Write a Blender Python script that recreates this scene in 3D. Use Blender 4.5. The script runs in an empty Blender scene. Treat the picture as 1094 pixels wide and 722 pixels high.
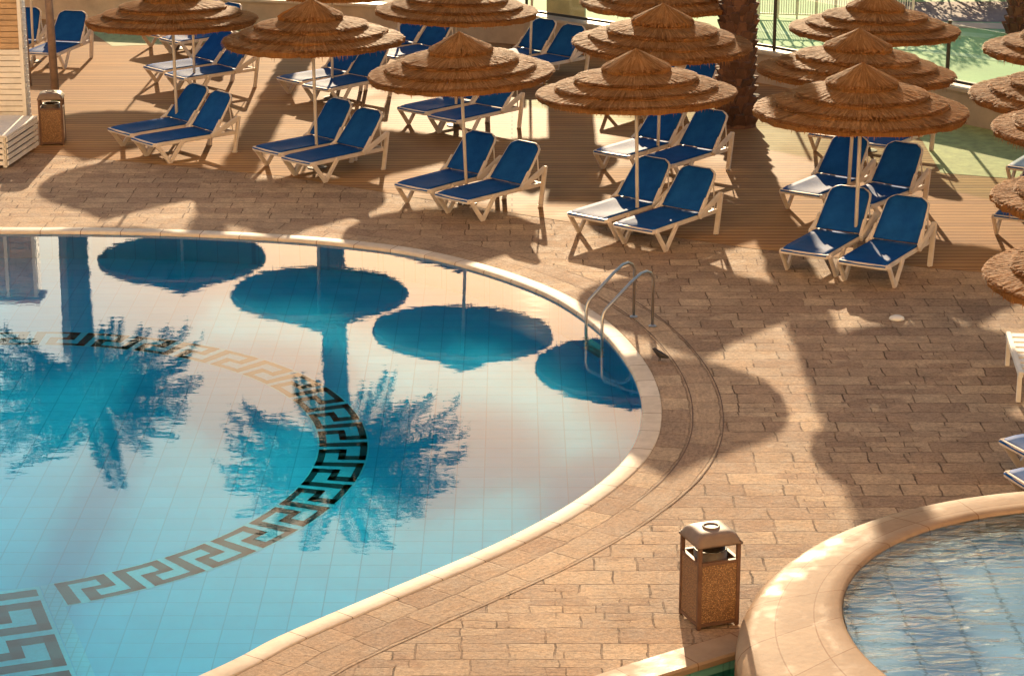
import bpy, bmesh, math, random
from math import sin, cos, pi, radians as R
from mathutils import Vector, Matrix
from mathutils.geometry import tessellate_polygon
random.seed(7)
sc = bpy.context.scene
COL = sc.collection
# ------------------------------------------------------------------ camera
W, HH, F, TH, HC = 1094, 722, 2541.0, R(17), 8.5
def at(px, py, z=0.0):
    """photo pixel -> point of the real place at height z"""
    u, v = px-547, py-361
    d = Vector((u, F*cos(TH)-v*sin(TH), -F*sin(TH)-v*cos(TH)))
    return Vector((0, 0, HC)) + d*((HC-z)/-d.z)
cam = bpy.data.cameras.new('camera'); co = bpy.data.objects.new('camera', cam); COL.objects.link(co)
co.location = (0, 0, HC); co.rotation_euler = (pi/2-TH, 0, 0)
cam.sensor_width = 36; cam.lens = 36*F/W; cam.clip_end = 5000
sc.camera = co
# ------------------------------------------------------------------ light
EL, AZ = R(14.6), R(0.65)          # azimuth from +Y towards +X
sv = Vector((sin(AZ)*cos(EL), cos(AZ)*cos(EL), sin(EL)))
w = bpy.data.worlds.new('World'); sc.world = w; w.use_nodes = True
nt = w.node_tree
sky = nt.nodes.new('ShaderNodeTexSky'); sky.sky_type = 'NISHITA'; sky.sun_disc = False
sky.sun_elevation = EL; sky.sun_rotation = AZ
sky.air_density = 1.0; sky.dust_density = .8; sky.ozone_density = 0.6
bg = nt.nodes['Background']; bg.inputs['Strength'].default_value = 0.12
wb = nt.nodes.new('ShaderNodeMix'); wb.data_type = 'RGBA'; wb.blend_type = 'MULTIPLY'; wb.inputs[0].default_value = 1
tc = nt.nodes.new('ShaderNodeTexCoord'); dp = nt.nodes.new('ShaderNodeVectorMath'); dp.operation = 'DOT_PRODUCT'
nt.links.new(tc.outputs['Generated'], dp.inputs[0]); dp.inputs[1].default_value = sv
mr = nt.nodes.new('ShaderNodeMapRange'); mr.interpolation_type = 'SMOOTHSTEP'; nt.links.new(dp.outputs['Value'], mr.inputs[0]); mr.inputs[1].default_value = .962; mr.inputs[2].default_value = .9975
gw = nt.nodes.new('ShaderNodeMix'); gw.data_type = 'RGBA'; nt.links.new(mr.outputs[0], gw.inputs[0])
gw.inputs[6].default_value = (.60, .74, .78, 1); gw.inputs[7].default_value = (.66, .49, .345, 1)   # hazy warm glow round the low sun
nt.links.new(gw.outputs[2], wb.inputs[7])
nt.links.new(sky.outputs[0], wb.inputs[6]); nt.links.new(wb.outputs[2], bg.inputs['Color'])
sl = bpy.data.lights.new('sun', 'SUN'); sl.energy = 4.0; sl.angle = R(0.55); sl.color = (1.0, .76, .48)
so = bpy.data.objects.new('sun', sl); COL.objects.link(so); so.location = (0, 0, 40)
so.rotation_euler = (-sv).to_track_quat('-Z', 'Y').to_euler()
vs = sc.view_settings
vs.view_transform = 'Standard'; vs.look = 'None'; vs.gamma = 1; vs.exposure = 1.2
try: vs.use_curve_mapping = False
except Exception: pass
# ------------------------------------------------------------------ material helpers
class NT:
    def __init__(s, name):
        s.m = bpy.data.materials.new(name); s.m.use_nodes = True
        s.t = s.m.node_tree; s.b = s.t.nodes['Principled BSDF']; s.out = s.t.nodes['Material Output']
    def n(s, typ, **kw):
        n = s.t.nodes.new('ShaderNode'+typ)
        for k, v in kw.items():
            if hasattr(n, k) and k not in n.inputs: setattr(n, k, v)
            else: n.inputs[k].default_value = v
        return n
    def l(s, a, b): s.t.links.new(a, b)
    def mix(s, fac, a, b, blend='MIX'):
        n = s.t.nodes.new('ShaderNodeMix'); n.data_type = 'RGBA'; n.blend_type = blend
        for v, i in ((fac, 0), (a, 6), (b, 7)):
            if hasattr(v, 'is_linked'): s.l(v, n.inputs[i])
            elif i == 0: n.inputs[0].default_value = v
            else: n.inputs[i].default_value = (*v, 1)
        return n.outputs[2]
    def math(s, op, a, b=0.0):
        n = s.t.nodes.new('ShaderNodeMath'); n.operation = op
        for v, i in ((a, 0), (b, 1)):
            if hasattr(v, 'is_linked'): s.l(v, n.inputs[i])
            else: n.inputs[i].default_value = v
        return n.outputs[0]
    def ramp(s, fac, *stops):
        n = s.t.nodes.new('ShaderNodeValToRGB'); e = n.color_ramp.elements
        while len(e) < len(stops): e.new(.5)
        for k, (p, c) in enumerate(stops):
            e[k].position = p; e[k].color = (*c, 1) if len(c) == 3 else c
        s.l(fac, n.inputs[0]); return n.outputs[0]
    def noise(s, scale, detail=4, rough=.6, vec=None, dist=0):
        n = s.n('TexNoise'); n.inputs['Scale'].default_value = scale; n.inputs['Detail'].default_value = detail
        n.inputs['Roughness'].default_value = rough; n.inputs['Distortion'].default_value = dist
        s.l(vec if vec is not None else s.obj(), n.inputs['Vector']); return n.outputs[0]
    def obj(s): return s.n('TexCoord').outputs['Object']
    def uv(s): return s.n('TexCoord').outputs['UV']
    def mapped(s, vec, scale=(1,1,1), rot=(0,0,0), loc=(0,0,0)):
        n = s.n('Mapping'); n.inputs['Scale'].default_value = scale; n.inputs['Rotation'].default_value = rot
        n.inputs['Location'].default_value = loc
        s.l(vec, n.inputs['Vector']); return n.outputs[0]
    def bump(s, h, strength=.5, dist=.02, prev=None):
        n = s.n('Bump'); n.inputs['Strength'].default_value = strength; n.inputs['Distance'].default_value = dist
        s.l(h, n.inputs['Height'])
        if prev is not None: s.l(prev, n.inputs['Normal'])
        return n.outputs[0]
    def col(s, c):
        if hasattr(c, 'is_linked'): s.l(c, s.b.inputs['Base Color'])
        else: s.b.inputs['Base Color'].default_value = (*c, 1)
    def set(s, **kw):
        for k, v in kw.items():
            k = k.replace('_', ' ')
            if hasattr(v, 'is_linked'): s.l(v, s.b.inputs[k])
            else: s.b.inputs[k].default_value = v
        return s
def plain(name, c, rough=.5, var=.25, scale=6, metal=0, bump=.15, spec=.5):
    k = NT(name)
    n = k.noise(scale, 5, .65)
    d = tuple(x*(1-var) for x in c); l = tuple(min(1, x*(1+var)) for x in c)
    k.col(k.ramp(n, (.3, d), (.7, l)))
    k.set(Roughness=rough, Metallic=metal, Specular_IOR_Level=spec)
    if bump: k.set(Normal=k.bump(k.noise(scale*8, 3), bump, .01))
    return k.m
# ---- paving: stamped concrete stone
def paving_mat(name, use_uv=False, bw=.64, bh=.325, joint=1.0):
    k = NT(name)
    base = k.uv() if use_uv else k.obj()
    def warp(v, sc, amt):
        nz = k.n('TexNoise'); nz.inputs['Scale'].default_value = sc; nz.inputs['Detail'].default_value = 3; k.l(base, nz.inputs['Vector'])
        add = k.n('VectorMath'); add.operation = 'MULTIPLY_ADD'
        k.l(nz.outputs[1], add.inputs[0]); add.inputs[1].default_value = (amt, amt, 0); k.l(v, add.inputs[2]); return add.outputs[0]
    v = warp(base, 4.5, .06)
    def brick(w_, h_, off_, sq, fr, ms):
        br = k.n('TexBrick'); br.offset = off_; br.squash = sq; br.squash_frequency = fr; br.offset_frequency = 2; k.l(v, br.inputs['Vector'])
        for a_, b_ in (('Scale', 1), ('Brick Width', w_), ('Row Height', h_), ('Mortar Size', ms), ('Mortar Smooth', .5), ('Bias', 0)): br.inputs[a_].default_value = b_
        br.inputs['Color1'].default_value = (.60, .445, .305, 1); br.inputs['Color2'].default_value = (.41, .28, .195, 1); br.inputs['Mortar'].default_value = (.42, .29, .195, 1)
        return br
    b1, b2 = brick(bw, bh, .5, .62, 3, .011), brick(bw*.66, bh*.5, .37, .7, 2, .008)
    sel = k.ramp(k.noise(1.1, 2, .5, base), (.55, (0,)*3), (.60, (1,)*3)) if not use_uv else 0.0
    colr = k.mix(sel, b1.outputs[0], b2.outputs[0]); mort = k.mix(sel, b1.outputs[1], b2.outputs[1])
    # joints are broken: mostly worn shallow, deep only here and there
    deep = k.ramp(k.noise(2.6, 4, .6, base), (.38, (.12,)*3), (.62, (1.0,)*3))
    mk = k.math('MULTIPLY', mort, deep)
    big = k.noise(.45, 4, .6); fine = k.noise(26, 7, .8); mid = k.noise(3.2, 6, .75); streak = k.noise(1, 5, .7, k.mapped(base, (5, 26, 5)))
    c = k.mix(.62, colr, k.ramp(fine, (.36, (.36, .32, .29)), (.56, (1.14, 1.09, 1.04))), 'MULTIPLY')
    c = k.mix(.5, c, k.ramp(streak, (.35, (.6, .57, .54)), (.6, (1.08, 1.05, 1.02))), 'MULTIPLY')
    c = k.mix(.6, c, k.ramp(mid, (.35, (.66, .63, .61)), (.62, (1.15, 1.1, 1.04))), 'MULTIPLY')
    c = k.mix(.6, c, k.ramp(big, (.38, (.74, .71, .70)), (.62, (1.12, 1.08, 1.03))), 'MULTIPLY')
    c = k.mix(k.math('MULTIPLY', mk, .85*joint), c, (.085, .045, .024))
    k.col(c)
    rock = k.noise(15, 9, .78, dist=.8)
    n1 = k.bump(rock, .62, .034)
    n2 = k.bump(k.math('SUBTRACT', 1.0, mk), .8, .018, n1)
    k.set(Roughness=k.ramp(mid, (.35, (.68,)*3), (.65, (.85,)*3)), Normal=n2, Specular_IOR_Level=.10)
    return k.m
M = {}
M['paving'] = paving_mat('stamped stone paving')
M['paving_uv'] = paving_mat('curved border stone', True, .66, .335, .5)
k = NT('pale coping stone')
br = k.n('TexBrick'); br.offset = 0; k.l(k.uv(), br.inputs['Vector'])
for a, b in (('Scale', 1), ('Brick Width', .58), ('Row Height', 5), ('Mortar Size', .006)): br.inputs[a].default_value = b
br.inputs['Color1'].default_value = (.74, .61, .48, 1); br.inputs['Color2'].default_value = (.62, .48, .36, 1); br.inputs['Mortar'].default_value = (.25, .14, .09, 1)
k.col(k.mix(.35, br.outputs[0], k.ramp(k.noise(7, 6), (.3, (.55, .5, .46)), (.6, (1, 1, 1))), 'MULTIPLY'))
k.set(Roughness=.6, Specular_IOR_Level=.06, Normal=k.bump(k.noise(30, 5), .25, .01)); M['coping'] = k.m
# ---- wood deck
k = NT('weathered wood deck')
o = k.obj()
br = k.n('TexBrick'); br.offset = .37; k.l(o, br.inputs['Vector'])
for a, b in (('Scale', 1), ('Brick Width', 90.0), ('Row Height', .17), ('Mortar Size', .012), ('Mortar Smooth', .2)): br.inputs[a].default_value = b
br.inputs['Color1'].default_value = (.56, .315, .135, 1); br.inputs['Color2'].default_value = (.43, .235, .115, 1); br.inputs['Mortar'].default_value = (.12, .068, .038, 1)
grain = k.noise(1, 6, .7, k.mapped(o, (1.2, 28, 1)))
c = k.mix(.5, br.outputs[0], k.ramp(grain, (.3, (.45, .42, .4)), (.65, (1.1, 1.05, 1))), 'MULTIPLY')
wetn = k.noise(.42, 3, .5, k.mapped(o, (1, .8, 1), loc=(1.3, 4.2, 0)))
vd = k.n('VectorMath'); vd.operation = 'DISTANCE'; k.l(k.mapped(o, (1, .55, 1)), vd.inputs[0]); vd.inputs[1].default_value = (.4, 22.4, 0)
wet = k.ramp(k.math('SUBTRACT', wetn, k.math('MULTIPLY', vd.outputs['Value'], .07)), (.22, (0, 0, 0)), (.34, (1, 1, 1)))
c = k.mix(wet, c, k.mix(1, c, (.72, .68, .66), 'MULTIPLY'))
k.col(c)
rr = k.mix(wet, (.75,)*3, (.62,)*3); sp = k.mix(wet, (.034,)*3, (.024,)*3)
k.set(Roughness=rr, Specular_IOR_Level=sp, Normal=k.bump(k.math('SUBTRACT', grain, k.math('MULTIPLY', br.outputs[1], 1.2)), .5, .012)); M['deck'] = k.m
# ---- thatch
def thatch(name, c0, c1, c2):
    k = NT(name)
    g = k.n('NewGeometry').outputs['Random Per Island']
    s = k.n('SeparateXYZ'); k.l(k.obj(), s.inputs[0])
    ang = k.math('ARCTAN2', s.outputs[1], s.outputs[0])
    cmb = k.n('CombineXYZ'); k.l(k.math('MULTIPLY', ang, 40), cmb.inputs[0])
    k.l(k.math('MULTIPLY', s.outputs[2], 4), cmb.inputs[1])
    fib = k.noise(1.0, 5, .7, cmb.outputs[0])
    c = k.mix(.6, k.ramp(g, (0, c0), (.5, c1), (1, c2)), k.ramp(fib, (.25, c0), (.55, c1), (.8, c2)))
    c = k.mix(.5, c, k.ramp(k.noise(2.5, 4), (.3, (.55, .5, .48)), (.65, (1.1, 1.05, 1))), 'MULTIPLY')
    k.col(c); k.set(Roughness=.55, Normal=k.bump(fib, .6, .02), Specular_IOR_Level=.012)
    tr = k.n('BsdfTranslucent'); k.l(k.mix(1, c, (1.0, .75, .5), 'MULTIPLY'), tr.inputs[0])
    mx = k.n('MixShader'); mx.inputs[0].default_value = .34
    k.l(k.b.outputs[0], mx.inputs[1]); k.l(tr.outputs[0], mx.inputs[2]); k.l(mx.outputs[0], k.out.inputs[0])
    return k.m
M['thatch'] = thatch('straw thatch', (.19, .078, .024), (.46, .215, .075), (.72, .39, .16))
M['pole'] = plain('pale parasol pole', (.74, .62, .50), .35, .1, 3, bump=.05)
M['plastic'] = plain('cream lounger plastic', (.68, .58, .50), .45, .1, 5, bump=.06, spec=.15)
M['hub'] = plain('dark hub metal', (.10, .07, .05), .5)
# ---- blue sling
k = NT('blue sling fabric')
o = k.obj()
wv = k.n('TexWave'); wv.wave_type = 'BANDS'; wv.bands_direction = 'Y'; wv.inputs['Scale'].default_value = 60; k.l(o, wv.inputs['Vector'])
k.col(k.mix(.35, k.ramp(k.noise(5, 5), (.3, (.012, .092, .35)), (.7, (.021, .148, .50))), wv.outputs[0], 'MULTIPLY'))
k.set(Roughness=.6, Specular_IOR_Level=.035, Normal=k.bump(k.math('ADD', k.noise(180, 2), k.math('MULTIPLY', k.noise(4, 2), .4)), .25, .01))
tr = k.n('BsdfTranslucent'); tr.inputs[0].default_value = (.02, .13, .42, 1)
mx = k.n('MixShader'); mx.inputs[0].default_value = .22
k.l(k.b.outputs[0], mx.inputs[1]); k.l(tr.outputs[0], mx.inputs[2]); k.l(mx.outputs[0], k.out.inputs[0]); M['sling'] = k.m
# ---- pool
def tile_mat(name, c1, c2, joint, sz, jm=.008):
    k = NT(name); br = k.n('TexBrick'); br.offset = 0; k.l(k.obj(), br.inputs['Vector'])
    for a, b in (('Scale', 1), ('Brick Width', sz), ('Row Height', sz), ('Mortar Size', jm), ('Mortar Smooth', .4)): br.inputs[a].default_value = b
    br.inputs['Color1'].default_value = (*c1, 1); br.inputs['Color2'].default_value = (*c2, 1); br.inputs['Mortar'].default_value = (*joint, 1)
    k.col(k.mix(.35, br.outputs[0], k.ramp(k.noise(1.3, 4), (.35, (.75, .78, .8)), (.65, (1.05, 1.05, 1.05))), 'MULTIPLY'))
    k.set(Roughness=.3); return k.m
M['tile'] = tile_mat('blue pool tile', (.11, .48, .69), (.09, .43, .64), (.065, .33, .51), .30)
M['tile_pale'] = tile_mat('pale strip tile', (.30, .56, .68), (.26, .50, .64), (.2, .4, .5), .1)
M['mosaic'] = plain('dark brown mosaic', (.055, .022, .012), .4, .3, 30)
M['mosaic_bg'] = plain('pale mosaic ground', (.24, .56, .64), .4, .12, 30)
M['spa_tile'] = tile_mat('pale spa tile', (.40, .58, .76), (.34, .53, .72), (.14, .24, .34), .46, .016)
M['green_tile'] = tile_mat('green pool tile', (.20, .45, .38), (.17, .40, .34), (.12, .3, .26), .3)
def water(name, tint, scale, amp, stretch=(1, 1, 1), ior=1.33, detail=2, dist=0):
    k = NT(name); k.t.nodes.remove(k.b)
    o = k.mapped(k.obj(), stretch)
    h = k.math('ADD', k.noise(scale, detail, .5, o, dist), k.math('MULTIPLY', k.noise(scale*.23, 2, .5, o), 2.2))
    nb = k.bump(h, 1, amp)
    dt = k.n('VectorMath'); dt.operation = 'DOT_PRODUCT'; k.l(k.n('NewGeometry').outputs['Incoming'], dt.inputs[0]); k.l(nb, dt.inputs[1])
    cs = k.math('ABSOLUTE', dt.outputs['Value']); r0 = ((ior-1)/(ior+1))**2      # Schlick reflectance, the same from both sides of the surface
    fac = k.math('ADD', k.math('MULTIPLY', k.math('POWER', k.math('SUBTRACT', 1.0, cs), 5.0), 1-r0), r0)
    tp = k.n('BsdfRefraction'); tp.inputs['Color'].default_value = (*tint, 1); tp.inputs['Roughness'].default_value = 0; tp.inputs['IOR'].default_value = 1.33; k.l(nb, tp.inputs['Normal'])
    gl = k.n('BsdfGlossy'); gl.inputs['Roughness'].default_value = .012; gl.inputs['Color'].default_value = (1, 1, 1, 1); k.l(nb, gl.inputs['Normal'])
    mx = k.n('MixShader'); k.l(fac, mx.inputs[0]); k.l(tp.outputs[0], mx.inputs[1]); k.l(gl.outputs[0], mx.inputs[2])
    k.l(mx.outputs[0], k.out.inputs[0]); return k.m
M['water'] = water('pool water', (.20, .82, .97), 6, .0004, (.7, 1.4, 1))
M['spa_water'] = water('spa water', (.78, .92, .99), 5.5, .034, (.6, 1.7, 1), detail=4, dist=.6)
M['green_water'] = water('channel water', (.45, .85, .8), 7, .004)
M['rim'] = None
k = NT('wet peach rim stone')
n = k.noise(2.6, 8, .7); pu = k.uv()
br = k.n('TexBrick'); br.offset = 0; k.l(pu, br.inputs['Vector'])
for a, b in (('Scale', 1), ('Brick Width', .62), ('Row Height', .36), ('Mortar Size', .007)): br.inputs[a].default_value = b
br.inputs['Color1'].default_value = (.38, .255, .165, 1); br.inputs['Color2'].default_value = (.31, .195, .12, 1); br.inputs['Mortar'].default_value = (.24, .13, .07, 1)
k.col(k.mix(.4, br.outputs[0], k.ramp(n, (.36, (.58, .52, .48)), (.6, (1.1, 1.06, 1))), 'MULTIPLY'))
k.set(Roughness=k.ramp(k.noise(1.1, 3), (.36, (.26,)*3), (.50, (.6,)*3)), Specular_IOR_Level=.045, Normal=k.bump(k.noise(14, 6), .22, .012)); M['rim'] = k.m
k = NT('steel'); k.col((.50, .46, .42)); k.set(Metallic=1.0, Roughness=.32); M['steel'] = k.m
M['bin_metal'] = plain('brown bin metal', (.14, .075, .05), .5, .2, 8, spec=.15)
M['bin_cap'] = plain('beige bin cap', (.20, .135, .10), .5, .15, 8, spec=.15)
k = NT('exposed pebble panel')
vo = k.n('TexVoronoi'); vo.inputs['Scale'].default_value = 75; k.l(k.obj(), vo.inputs['Vector'])
sx = k.n('SeparateColor'); k.l(vo.outputs['Color'], sx.inputs[0])
k.col(k.mix(k.ramp(vo.outputs['Distance'], (.25, (0,)*3), (.6, (1,)*3)), k.ramp(sx.outputs[0], (0, (.24, .11, .04)), (.5, (.38, .19, .07)), (1, (.52, .31, .14))), (.16, .08, .035)))
k.set(Roughness=.6, Normal=k.bump(k.math('SUBTRACT', 1, vo.outputs['Distance']), .7, .012)); M['pebble'] = k.m
M['white_wood'] = plain('white painted wood', (.80, .73, .65), .5, .12, 4)
M['tan_wood'] = plain('tan wood slats', (.50, .32, .18), .55, .2, 4)
M['pink_roof'] = plain('pink roof sheet', (.62, .36, .32), .5, .1, 3)
M['post_wood'] = plain('grey wood post', (.22, .15, .11), .7, .3, 6)
M['wall'] = plain('beige plaster wall', (.52, .38, .26), .8, .18, 2)
M['ledge'] = plain('pale ledge stone', (.58, .46, .34), .5, .15, 3)
M['dark_metal'] = plain('dark fence metal', (.035, .03, .022), .5)
M['white_metal'] = plain('white railing metal', (.7, .66, .6), .45, .08)
k = NT('fence glass'); k.t.nodes.remove(k.b)
dt = k.n('VectorMath'); dt.operation = 'DOT_PRODUCT'; ge = k.n('NewGeometry'); k.l(ge.outputs['Incoming'], dt.inputs[0]); k.l(ge.outputs['Normal'], dt.inputs[1])
fac = k.math('ADD', k.math('MULTIPLY', k.math('POWER', k.math('SUBTRACT', 1.0, k.math('ABSOLUTE', dt.outputs['Value'])), 5.0), .96), .04)
tp = k.n('BsdfTransparent'); tp.inputs[0].default_value = (.90, .96, .90, 1)
gl = k.n('BsdfGlossy'); gl.inputs['Roughness'].default_value = .05
mx = k.n('MixShader'); k.l(fac, mx.inputs[0]); k.l(tp.outputs[0], mx.inputs[1]); k.l(gl.outputs[0], mx.inputs[2]); k.l(mx.outputs[0], k.out.inputs[0]); M['glass'] = k.m
M['turf'] = plain('green turf', (.34, .37, .13), .8, .3, 5, bump=.3)
M['court'] = plain('pale green court', (.24, .44, .20), .8, .15, .6, bump=.1)
M['court_line'] = plain('pale court band', (.36, .55, .33), .8, .1)
M['road'] = plain('mauve asphalt', (.17, .12, .115), .8, .2, 2)
M['path'] = plain('pale path', (.5, .36, .25), .7, .15, 2)
M['earth'] = plain('sandy earth', (.33, .22, .13), .9, .3, .8)
k = NT('palm bark'); n1 = k.noise(6, 6, .7)
g = k.n('NewGeometry').outputs['Random Per Island']
k.col(k.mix(.55, k.ramp(n1, (.3, (.04, .018, .010)), (.7, (.19, .085, .045))), k.ramp(g, (0, (.045, .02, .012)), (1, (.20, .09, .05)))))
k.set(Roughness=.85, Normal=k.bump(k.noise(30, 4), .6, .02)); M['bark'] = k.m
def leafmat(name, a, b):
    k = NT(name); g = k.n('NewGeometry').outputs['Random Per Island']
    c = k.ramp(g, (0, a), (1, b)); k.col(c); k.set(Roughness=.7, Specular_IOR_Level=.12)
    tr = k.n('BsdfTranslucent'); k.l(c, tr.inputs[0]); mx = k.n('MixShader'); mx.inputs[0].default_value = .12
    k.l(k.b.outputs[0], mx.inputs[1]); k.l(tr.outputs[0], mx.inputs[2]); k.l(mx.outputs[0], k.out.inputs[0]); return k.m
M['frond'] = leafmat('palm frond', (.02, .045, .012), (.06, .09, .03))
M['leaf'] = leafmat('hedge leaf', (.018, .03, .010), (.06, .075, .022))
M['feather'] = plain('dark feathers', (.018, .012, .010), .6, .3, 20)
M['moss'] = plain('mossy foot', (.10, .13, .03), .9, .3, 12)
# ------------------------------------------------------------------ mesh helpers
class MB:
    def __init__(s): s.v = []; s.f = []; s.uv = {}
    def add(s, vs, fs):
        o = len(s.v); s.v += [tuple(p) for p in vs]; s.f += [tuple(i+o for i in f) for f in fs]; return s
    def box(s, c, size, rot=None):
        x, y, z = (a/2 for a in size); rm = rot or Matrix.Identity(3)
        vs = [Vector(c)+rm@Vector((sx*x, sy*y, sz*z)) for sx in (-1, 1) for sy in (-1, 1) for sz in (-1, 1)]
        return s.add(vs, [(0, 1, 3, 2), (4, 6, 7, 5), (0, 4, 5, 1), (2, 3, 7, 6), (0, 2, 6, 4), (1, 5, 7, 3)])
    def bar(s, a, b, wd, ht, up=(0, 0, 1)):
        a, b = Vector(a), Vector(b); d = (b-a); L = d.length; d.normalize()
        up = Vector(up)
        if abs(d.dot(up)) > .95: up = Vector((0, 1, 0)) if abs(d.y) < .9 else Vector((1, 0, 0))
        y = up.cross(d).normalized(); z = d.cross(y)
        return s.box((a+b)/2, (L, wd, ht), Matrix((d, y, z)).transposed())
    def tube(s, pts, r, n=8, caps=True):
        pts = [Vector(p) for p in pts]; rr = r if isinstance(r, (list, tuple)) else [r]*len(pts)
        rings = []; ref = None
        for i, p in enumerate(pts):
            d = (pts[min(i+1, len(pts)-1)]-pts[max(i-1, 0)]).normalized()
            if ref is None: ref = Vector((0, 0, 1)) if abs(d.z) < .9 else Vector((1, 0, 0))
            x = (ref-d*ref.dot(d)).normalized(); ref = x; y = d.cross(x)
            rings.append([p+(x*cos(2*pi*k/n)+y*sin(2*pi*k/n))*rr[i] for k in range(n)])
        vs = [q for g in rings for q in g]
        fs = [(i*n+k, i*n+(k+1) % n, (i+1)*n+(k+1) % n, (i+1)*n+k) for i in range(len(pts)-1) for k in range(n)]
        if caps: fs += [tuple(range(n))[::-1], tuple((len(pts)-1)*n+k for k in range(n))]
        return s.add(vs, fs)
    def lathe(s, prof, n=24, c=(0, 0, 0)):
        c = Vector(c)
        vs = [c+Vector((r*cos(2*pi*k/n), r*sin(2*pi*k/n), z)) for r, z in prof for k in range(n)]
        fs = [(i*n+k, i*n+(k+1) % n, (i+1)*n+(k+1) % n, (i+1)*n+k) for i in range(len(prof)-1) for k in range(n)]
        return s.add(vs, fs)
    def build(s, name, mat, parent=None, smooth=False, bevel=0, uvs=None, keep=False):
        me = bpy.data.meshes.new(name); me.from_pydata(s.v, [], s.f); me.materials.append(mat)
        bm = bmesh.new(); bm.from_mesh(me); None if (keep or getattr(s, 'flat', False)) else bmesh.ops.recalc_face_normals(bm, faces=bm.faces)
        if bevel: bmesh.ops.bevel(bm, geom=bm.edges[:], offset=bevel, segments=2, affect='EDGES', clamp_overlap=True)
        bm.to_mesh(me); bm.free()
        if uvs:
            ul = me.uv_layers.new()
            for lp in me.loops: ul.data[lp.index].uv = uvs[lp.vertex_index]
        if smooth: me.polygons.foreach_set('use_smooth', [True]*len(me.polygons))
        o = bpy.data.objects.new(name, me); COL.objects.link(o)
        if parent: o.parent = parent
        return o
def tag(o, label=None, cat=None, group=None, kind=None):
    if label: o['label'] = label
    if cat: o['category'] = cat
    if group: o['group'] = group
    if kind: o['kind'] = kind
    return o
def empty(name, loc=(0, 0, 0), rz=0):
    o = bpy.data.objects.new(name, None); COL.objects.link(o); o.location = loc; o.rotation_euler = (0, 0, rz); o.empty_display_size = .1
    return o
def copy_tree(o, parent=None):
    c = o.copy(); COL.objects.link(c); c.parent = parent
    for ch in list(o.children): copy_tree(ch, c)
    return c
def poly(loops, z):
    """flat sheet; first loop outer, others holes"""
    flat = [Vector((p[0], p[1], 0)) for L in loops for p in L]
    tris = tessellate_polygon([[Vector((p[0], p[1], 0)) for p in L] for L in loops])
    m = MB(); m.add([(p.x, p.y, z) for p in flat], tris)
    # face up
    ff = []
    for f in m.f:
        a, b, c = (Vector(m.v[i]) for i in f)
        ff.append(f if (b-a).cross(c-a).z > 0 else f[::-1])
    m.f = ff; m.flat = True
    return m
def catmull(P, n=8, closed=True):
    out = []; N = len(P)
    for i in range(N if closed else N-1):
        p0, p1, p2, p3 = (Vector(P[j % N]) if closed else Vector(P[max(0, min(N-1, j))]) for j in (i-1, i, i+1, i+2))
        for q in range(n):
            t = q/n
            out.append(.5*((2*p1)+(p2-p0)*t+(2*p0-5*p1+4*p2-p3)*t*t+(3*p1-p0-3*p2+p3)*t**3))
    return out
def offset(L, d):
    out = []; N = len(L)
    for i in range(N):
        t = (L[(i+1) % N]-L[i-1]).normalized(); out.append(L[i]+Vector((t.y, -t.x))*d)
    return out
# ------------------------------------------------------------------ main pool
pe = [(0, 247), (100, 247.5), (200, 250), (300, 255), (380, 262), (450, 272), (520, 290), (580, 312), (620, 335), (650, 360), (672, 388), (684, 413), (688, 437),
      (684, 465), (668, 492), (640, 518), (600, 545), (550, 572), (500, 595), (400, 637), (300, 680), (215, 722)]
PP = [at(*p).xy for p in pe]
PP += [Vector(p) for p in ((-4.6, 15.9), (-7.5, 13.2), (-12, 12), (-17, 15), (-19, 22), (-17, 29.5), (-12.5, 32.9), (-9.6, 33.1))]
pool = catmull(PP, 8)                      # clockwise seen from above
area = sum(a.x*b.y-b.x*a.y for a, b in zip(pool, pool[1:]+pool[:1]))
sgn = 1 if area > 0 else -1                # offset(+) = outwards for CCW
def off(d): return offset(pool, d*sgn)
# channel at the bottom
chan = [at(560, 775).xy, at(630, 747).xy, at(697, 724).xy, at(745, 709).xy, at(800, 692).xy, at(830, 684).xy, Vector((3.3, 17.4)), Vector((3.3, 12)), Vector((-1.2, 12))]
rcut = [Vector((5.5, 18.5))+Vector((cos(2*pi*i/64), sin(2*pi*i/64)))*2.8 for i in range(64)]
# sheets
ground = poly([[(-1500, -60), (1500, -60), (1500, 2500), (-1500, 2500)], off(.1), chan, rcut], -.012).build('ground', M['earth']); tag(ground, kind='structure')
bl = [(-20, at(0, 158).y), (at(0, 160).x, at(0, 160).y), at(300, 188).xy, at(600, 236).xy, at(800, 265).xy, at(1000, 287).xy, at(1094, 294).xy, (16, at(1094, 296).y)]
bl = [Vector(p) for p in bl]
pav = poly([[(-26, -8), (26, -8), (26, bl[-1].y), *[tuple(p) for p in bl[::-1]], (-26, bl[0].y)], off(.02), chan, rcut], -.004).build('paving', M['paving']); tag(pav, kind='structure')
def wl(px, py, z=.6): return at(px, py, z).xy
WALL = [Vector((-30, 53.4)), Vector((-11, 51.7)), wl(390, 5), wl(560, 17), wl(690, 36), wl(825, 57), wl(1010, 92), wl(1110, 112), wl(1400, 175)]
dk = poly([[tuple(p) for p in bl]+[(22, bl[-1].y), (22, WALL[-1].y)]+[(p.x, p.y+.15) for p in WALL[::-1]]+[(-24, bl[0].y)]], 0.0).build('wood_deck', M['deck']); tag(dk, kind='structure')
# turf strips on the deck by the wall
t1 = poly([[at(930, 128).xy, at(985, 150).xy, at(1005, 185).xy, at(1130, 195).xy, at(1150, 145).xy, at(1000, 118).xy]], .004).build('turf', M['turf']); tag(t1, kind='structure')
t2 = poly([[at(88, 28).xy, at(120, 50).xy, at(215, 46).xy, at(330, 30).xy, at(330, 12).xy, at(80, 5).xy]], .004).build('turf', M['turf']); tag(t2, kind='structure')
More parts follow.
